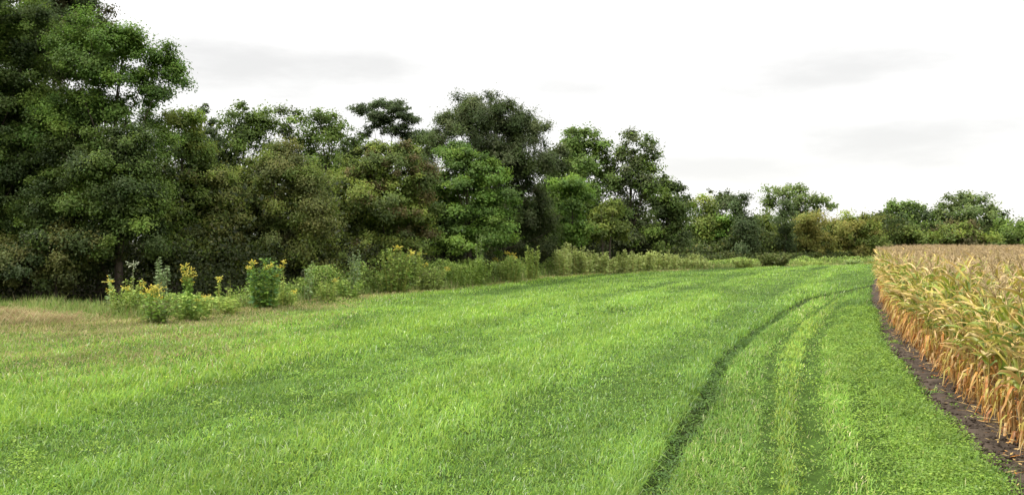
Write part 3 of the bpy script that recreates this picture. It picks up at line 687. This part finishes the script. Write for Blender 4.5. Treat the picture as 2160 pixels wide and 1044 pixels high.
DRY = np.array([(.43, .18, .038), (.48, .245, .06), (.27, .11, .03), (.48, .32, .13)])
TAN = np.array([(.50, .34, .12), (.58, .43, .19), (.42, .27, .085)])
GRN = np.array([(.21, .26, .03), (.15, .22, .03), (.29, .31, .045), (.13, .19, .04)])
YLW = np.array([(.39, .32, .06), (.45, .36, .08), (.33, .30, .05)])
def corn_proto(rng, detail=6, nleaf=23):
    St, Lf, Ts, Er = Acc(), Acc(), Acc(), Acc()
    H = rng.uniform(1.80, 1.98)
    lean = rng.normal(0, .03, 2)
    def sp(z): return np.array([lean[0] * z * z, lean[1] * z * z, z])
    zs = np.linspace(0, H, 6)
    scol = np.array([(.40, .25, .10)] * 2 + [(.36, .29, .09)] * 2 + [(.3, .28, .1)] * 2)
    pts = np.array([sp(z) for z in zs])
    tube(St, pts, np.linspace(.014, .006, 6), 5, np.repeat(scol, 5, 0))
    plane = rng.uniform(0, 2 * PI)
    for k in range(nleaf):
        z = .12 + (H - .18) * (k + rng.uniform(-.3, .3) + .4) / (nleaf - 6)
        z = np.clip(z, .06, H - .05)
        if k >= nleaf - 6: z = rng.uniform(.12, .85)
        f = z / H
        az = plane + (k % 2) * PI + rng.normal(0, .5)
        dead = f < .40 + rng.normal(0, .06)
        dr = np.array([np.cos(az), np.sin(az), 0]); side = np.array([-np.sin(az), np.cos(az), 0])
        n = detail
        u = np.linspace(0, 1, n)
        if dead:
            L = rng.uniform(.35, .65); a0 = rng.uniform(.2, .7); a1 = rng.uniform(2.7, 3.3); wmax = rng.uniform(.012, .026)
            ang = a0 + (a1 - a0) * np.minimum(1, u * rng.uniform(1.6, 3.0))
            c0 = DRY[rng.integers(4)]; c1 = DRY[rng.integers(4)] if rng.random() < .7 else TAN[rng.integers(3)]
            if f > .15 and rng.random() < .3: c0 = YLW[rng.integers(3)]
        else:
            L = rng.uniform(.34, .72) * (1.05 - .35 * max(0, f - .7) / .3); a0 = rng.uniform(.25, .6); wmax = rng.uniform(.022, .037)
            a1 = rng.uniform(1.4, 2.9) if rng.random() < .6 else rng.uniform(.5, 1.2)
            ang = a0 + (a1 - a0) * u ** rng.uniform(.8, 1.6)
            q = rng.random()
            if q < .64: c0, c1 = GRN[rng.integers(4)], (YLW[rng.integers(3)] if rng.random() < .5 else TAN[rng.integers(3)])
            elif q < .82: c0, c1 = YLW[rng.integers(3)], TAN[rng.integers(3)]
            elif q < .92: c0, c1 = TAN[rng.integers(3)], TAN[rng.integers(3)]
            else: c0, c1 = GRN[rng.integers(4)], GRN[rng.integers(4)]
        step = L / (n - 1)
        p = [sp(z)]
        for i in range(1, n):
            p.append(p[-1] + step * (dr * np.sin(ang[i]) + np.array([0, 0, np.cos(ang[i])])))
        p = np.array(p); p[:, :2] += rng.normal(0, .012, (n, 2)) * u[:, None]
        p[:, 2] = np.maximum(p[:, 2], .015)
        wd = wmax * np.minimum(1, .35 + 3 * u) * (1 - u ** 2.2) + .0015
        tw = rng.normal(0, 1.6) * u
        sd = side * np.cos(tw)[:, None] + np.array([0, 0, 1]) * np.sin(tw)[:, None]
        tt = (sstep(.3, .9, u))[:, None]
        strip(Lf, p, unit(sd), wd, (c0 * (1 - tt) + c1 * tt) * rng.uniform(.8, 1.15))
    # tassel
    top = sp(H)
    nb = rng.integers(6, 10)
    for k in range(nb):
        az = rng.uniform(0, 2 * PI); sp_ = 0 if k == 0 else rng.uniform(.25, .85)
        L = rng.uniform(.12, .2) * (1.25 if k == 0 else 1)
        st = top + np.array([0, 0, rng.uniform(0, .08)])
        u = np.linspace(0, 1, 4)
        ang = sp_ + u * rng.uniform(0, .7)
        p = st + np.stack([np.cos(az) * np.sin(ang), np.sin(az) * np.sin(ang), np.cos(ang)], 1) * (u * L)[:, None]
        tube(Ts, p, np.array([.004, .007, .006, .002]), 3, np.array([(.44, .33, .18), (.50, .38, .22), (.38, .28, .14)])[rng.integers(3)])
    tube(Ts, np.array([sp(H - .12), sp(H), top + [0, 0, .12]]), np.array([.006, .005, .004]), 4, np.array((.38, .3, .14)))
    # ear in its husk
    ez = rng.uniform(.85, 1.1); az = rng.uniform(0, 2 * PI)
    dv = np.array([np.cos(az), np.sin(az), 0]); tilt = rng.uniform(.4, 2.4)
    dv = dv * np.sin(tilt) + np.array([0, 0, np.cos(tilt)])
    u = np.linspace(0, 1, 6)[:, None]
    tube(Er, sp(ez) + np.array([np.cos(az), np.sin(az), 0]) * .015 + dv * u * .24, np.array([.01, .026, .03, .027, .016, .003]), 6, np.array((.5, .4, .18)))
    return St, Lf, Ts, Er
prng = np.random.default_rng(5)
protos = [corn_proto(prng) for _ in range(12)]
lows = [corn_proto(prng, detail=4, nleaf=12) for _ in range(8)]
# positions: rows follow the field's edge
yfine = np.arange(2.5, 106, .02); xfine = xof(CY, CXX, yfine)
k5 = np.ones(151) / 151
xs_ = np.convolve(np.pad(xfine, 75, mode='edge'), k5, 'valid')
xs_[:100] = xfine[:100]; xs_[-100:] = xfine[-100:]
tx, ty = np.gradient(xs_), np.gradient(yfine)
ln = np.hypot(tx, ty); tx /= ln; ty /= ln
seg = np.concatenate([[0], np.cumsum(ln[1:])])
plants = []
for r_ in range(0, 52):
    o = r_ * .76 + .14
    rx_, ry_ = xs_ + ty * o, yfine - tx * o
    # arc positions with the row's own spacing
    s = np.concatenate([[0], np.cumsum(np.hypot(np.diff(rx_), np.diff(ry_)))])
    q = np.arange(R.uniform(0, .19), s[-1], .185) 
    q = q + R.normal(0, .03, len(q))
    px_, py_ = np.interp(q, s, rx_) + R.normal(0, .03, len(q)), np.interp(q, s, ry_) + R.normal(0, .03, len(q))
    ok = (px_ < .60 * py_ + 4.5) & (py_ > 6.5) & (R.random(len(q)) > .04)
    for a_, b_ in zip(px_[ok], py_[ok]): plants.append((a_, b_, r_))
plants = np.array(plants)
inview = plants[:, 0] < .585 * plants[:, 1] + .1
dist = np.hypot(plants[:, 0], plants[:, 1])
rank = dist + 7.0 * plants[:, 2] + np.where(inview, 0, 1000)    # the plants that show largest: the outer rows nearest the camera
order = np.argsort(rank)
single = order[:296]; rest = order[296:]
CG = 'ripening corn plants at the near edge of the field'
CL = 'ripening corn plant with rusty lower leaves and tan tassel beside the bare soil strip'
roots = []
for i, pr in enumerate(protos):
    rt = empty('corn_plant', (0, 0, 0), CL, 'corn plant', CG)
    for nm, ac in zip(('stalk', 'leaves', 'tassel', 'ear'), pr): ac.obj(nm, M_CORN, rt, nm in ('stalk', 'ear'))
    roots.append(rt)
used = set()
for j, p in enumerate(single):
    k = j % 12
    src = roots[k]
    if k not in used:
        used.add(k); rt = src
    else:
        rt = src.copy(); COL.objects.link(rt)
        for ch in src.children:
            c2 = ch.copy(); c2.parent = rt; COL.objects.link(c2)
    x, y, _ = plants[p]
    rt.location = (x, y, .03)
    rt.rotation_euler = (0, 0, R.uniform(0, 2 * PI))
    sc = R.uniform(.9, 1.08); rt.scale = (sc, sc, sc)
def merged(pr):
    V, Q, C, n = [], [], [], 0
    for ac in pr:
        V.append(np.concatenate(ac.V)); C.append(np.concatenate(ac.C)); Q.append(np.concatenate(ac.Q) + n); n += len(V[-1])
    return np.concatenate(V), np.concatenate(Q), np.concatenate(C)
hi = [merged(p) for p in protos]; lo = [merged(p) for p in lows]
a = Acc()
for p in rest:
    x, y, r_ = plants[p]
    src = hi if (dist[p] < 24 and r_ < 5) else lo
    V, Q, C = src[R.integers(len(src))]
    th = R.uniform(0, 2 * PI); sc = R.uniform(.85, 1.07)
    c_, s_ = math.cos(th) * sc, math.sin(th) * sc
    W = np.column_stack([V[:, 0] * c_ - V[:, 1] * s_ + x, V[:, 0] * s_ + V[:, 1] * c_ + y, V[:, 2] * sc + .03])
    a.add(W, Q, None, C * R.uniform(.75, 1.12))
print('corn', len(plants), 'rest', len(rest))
tag(a.obj('cornfield', M_CORN), 'field of ripening corn stretching back behind its outer rows', 'corn', kind='stuff')
# fallen leaf litter at the foot of the corn
n = 900
yl = 9 + 30 * R.random(n) ** 1.6; xl = xof(CY, CXX, yl) + R.normal(.05, .22, n)
ll = R.uniform(.05, .2, n)
Vq, Qq = leaf_quads(np.column_stack([xl, yl, np.full(n, .095) + R.uniform(0, .02, n)]), np.column_stack([R.normal(0, 1, (n, 2)), R.normal(0, .15, n)]), unit(np.column_stack([R.normal(0, .3, (n, 2)), np.ones(n)])), ll, R.uniform(.012, .03, n))
tag(mesh_obj('leaf_litter', Vq, Qq, col=np.repeat(pick(n, [tuple(c) for c in np.vstack([DRY, TAN])], np.ones(7)) * R.uniform(.6, 1, (n, 1)), 4, 0), mat=M_CORN), 'dry corn leaf scraps lying on the soil below the stalks', 'leaf litter', kind='stuff')

# ------------------------------------------------------------------ light
SUN_EL, SUN_AZ = 56.0, -95.0          # degrees; azimuth from +Y towards +X: to the left of the camera
el, az = math.radians(SUN_EL), math.radians(SUN_AZ)
sd = Vector((math.sin(az) * math.cos(el), math.cos(az) * math.cos(el), math.sin(el)))
su = bpy.data.lights.new('sun', 'SUN'); su.energy = 1.5; su.angle = math.radians(12); su.color = (1, .93, .8)
so_ = bpy.data.objects.new('sun', su); COL.objects.link(so_); so_.rotation_euler = sd.to_track_quat('Z', 'Y').to_euler()
so_.location = (0, 0, 60)

w = bpy.data.worlds.new('World'); scene.world = w; w.use_nodes = True
t = w.node_tree; t.nodes.clear(); N = t.nodes.new; L = t.links.new
out = N('ShaderNodeOutputWorld'); bg = N('ShaderNodeBackground'); L(bg.outputs[0], out.inputs[0])
sky = N('ShaderNodeTexSky'); sky.sky_type = 'NISHITA'; sky.sun_disc = False
sky.sun_elevation = el; sky.sun_rotation = az
bg.inputs['Strength'].default_value = 0.1
tc = N('ShaderNodeTexCoord'); sep = N('ShaderNodeSeparateXYZ'); L(tc.outputs['Generated'], sep.inputs[0])
def math_(op, a, b=None, clamp=False):
    n = N('ShaderNodeMath'); n.operation = op; n.use_clamp = clamp
    for i, v in enumerate((a, b)):
        if v is None: continue
        if isinstance(v, (int, float)): n.inputs[i].default_value = v
        else: L(v, n.inputs[i])
    return n.outputs[0]
# overcast cloud deck: brighter overhead than at the horizon
up = math_('MAXIMUM', sep.outputs['Z'], 0.0)
lum = math_('ADD', math_('MULTIPLY', math_('MAXIMUM', math_('SUBTRACT', up, .2), 0.0), 20.0), 4.4)
# darker cloud bellies: soft flattened patches broken up by noise, each in its own direction of the sky
no = N('ShaderNodeTexNoise'); no.inputs['Scale'].default_value = 5; no.inputs['Detail'].default_value = 6; no.inputs['Roughness'].default_value = .6
mp = N('ShaderNodeMapping'); mp.inputs['Scale'].default_value = (1, 1, 4)
L(tc.outputs['Generated'], mp.inputs[0]); L(mp.outputs[0], no.inputs['Vector'])
frac = math_('SUBTRACT', no.outputs['Fac'], .5)
bell = None
for bx_, by_, bw, bh, st_ in ((590, 140, 440, 80, .19), (1720, 172, 330, 62, .16), (1850, 300, 330, 76, .16), (1560, 352, 320, 50, .12), (1240, 190, 220, 40, .13), (-500, 200, 500, 90, .3), (2900, 160, 500, 90, .3), (300, -500, 700, 140, .3), (1900, -420, 600, 120, .3), (1000, 60, 900, 60, .06), (700, 330, 700, 60, .05)):
    dv = Vector(((bx_ - CX) / F, 1.0, (HZ - by_) / F)).normalized()
    sb = N('ShaderNodeVectorMath'); sb.operation = 'SUBTRACT'; L(tc.outputs['Generated'], sb.inputs[0]); sb.inputs[1].default_value = dv
    dvd = N('ShaderNodeVectorMath'); dvd.operation = 'DIVIDE'; L(sb.outputs[0], dvd.inputs[0]); dvd.inputs[1].default_value = (bw / F, bw / F, bh / F)
    ln_ = N('ShaderNodeVectorMath'); ln_.operation = 'LENGTH'; L(dvd.outputs[0], ln_.inputs[0])
    m_ = N('ShaderNodeMapRange'); m_.interpolation_type = 'SMOOTHSTEP'
    for i, v in ((1, 1.0), (2, 0.0), (3, 0.0), (4, st_)): m_.inputs[i].default_value = v
    L(math_('ADD', ln_.outputs['Value'], math_('MULTIPLY', frac, 2.2)), m_.inputs[0])
    bell = m_.outputs[0] if bell is None else math_('MAXIMUM', bell, m_.outputs[0])
lum = math_('MULTIPLY', lum, math_('SUBTRACT', 1.0, bell))
cc = N('ShaderNodeCombineXYZ')
L(lum, cc.inputs[0]); L(math_('MULTIPLY', lum, .985), cc.inputs[1]); L(math_('MULTIPLY', lum, .96), cc.inputs[2])
mix = N('ShaderNodeMix'); mix.data_type = 'RGBA'; mix.inputs[0].default_value = .95
L(sky.outputs[0], mix.inputs[6]); L(cc.outputs[0], mix.inputs[7])
L(mix.outputs[2], bg.inputs['Color'])

# ------------------------------------------------------------------ camera and render
cam = bpy.data.cameras.new('camera'); cam.sensor_width = 36; cam.lens = 36 * F / 2160
cam.clip_start = .1; cam.clip_end = 8000
co = bpy.data.objects.new('camera', cam); COL.objects.link(co)
co.location = (0, 0, CAMH); co.rotation_euler = (PI / 2 - math.atan((522 - HZ) / F), 0, 0)
scene.camera = co
scene.view_settings.view_transform = 'Standard'; scene.view_settings.look = 'None'
scene.view_settings.exposure = 1.3; scene.view_settings.gamma = 1
cy_ = scene.cycles
cy_.max_bounces = 6; cy_.diffuse_bounces = 3; cy_.glossy_bounces = 2; cy_.transmission_bounces = 3; cy_.transparent_max_bounces = 4
cy_.use_denoising = True
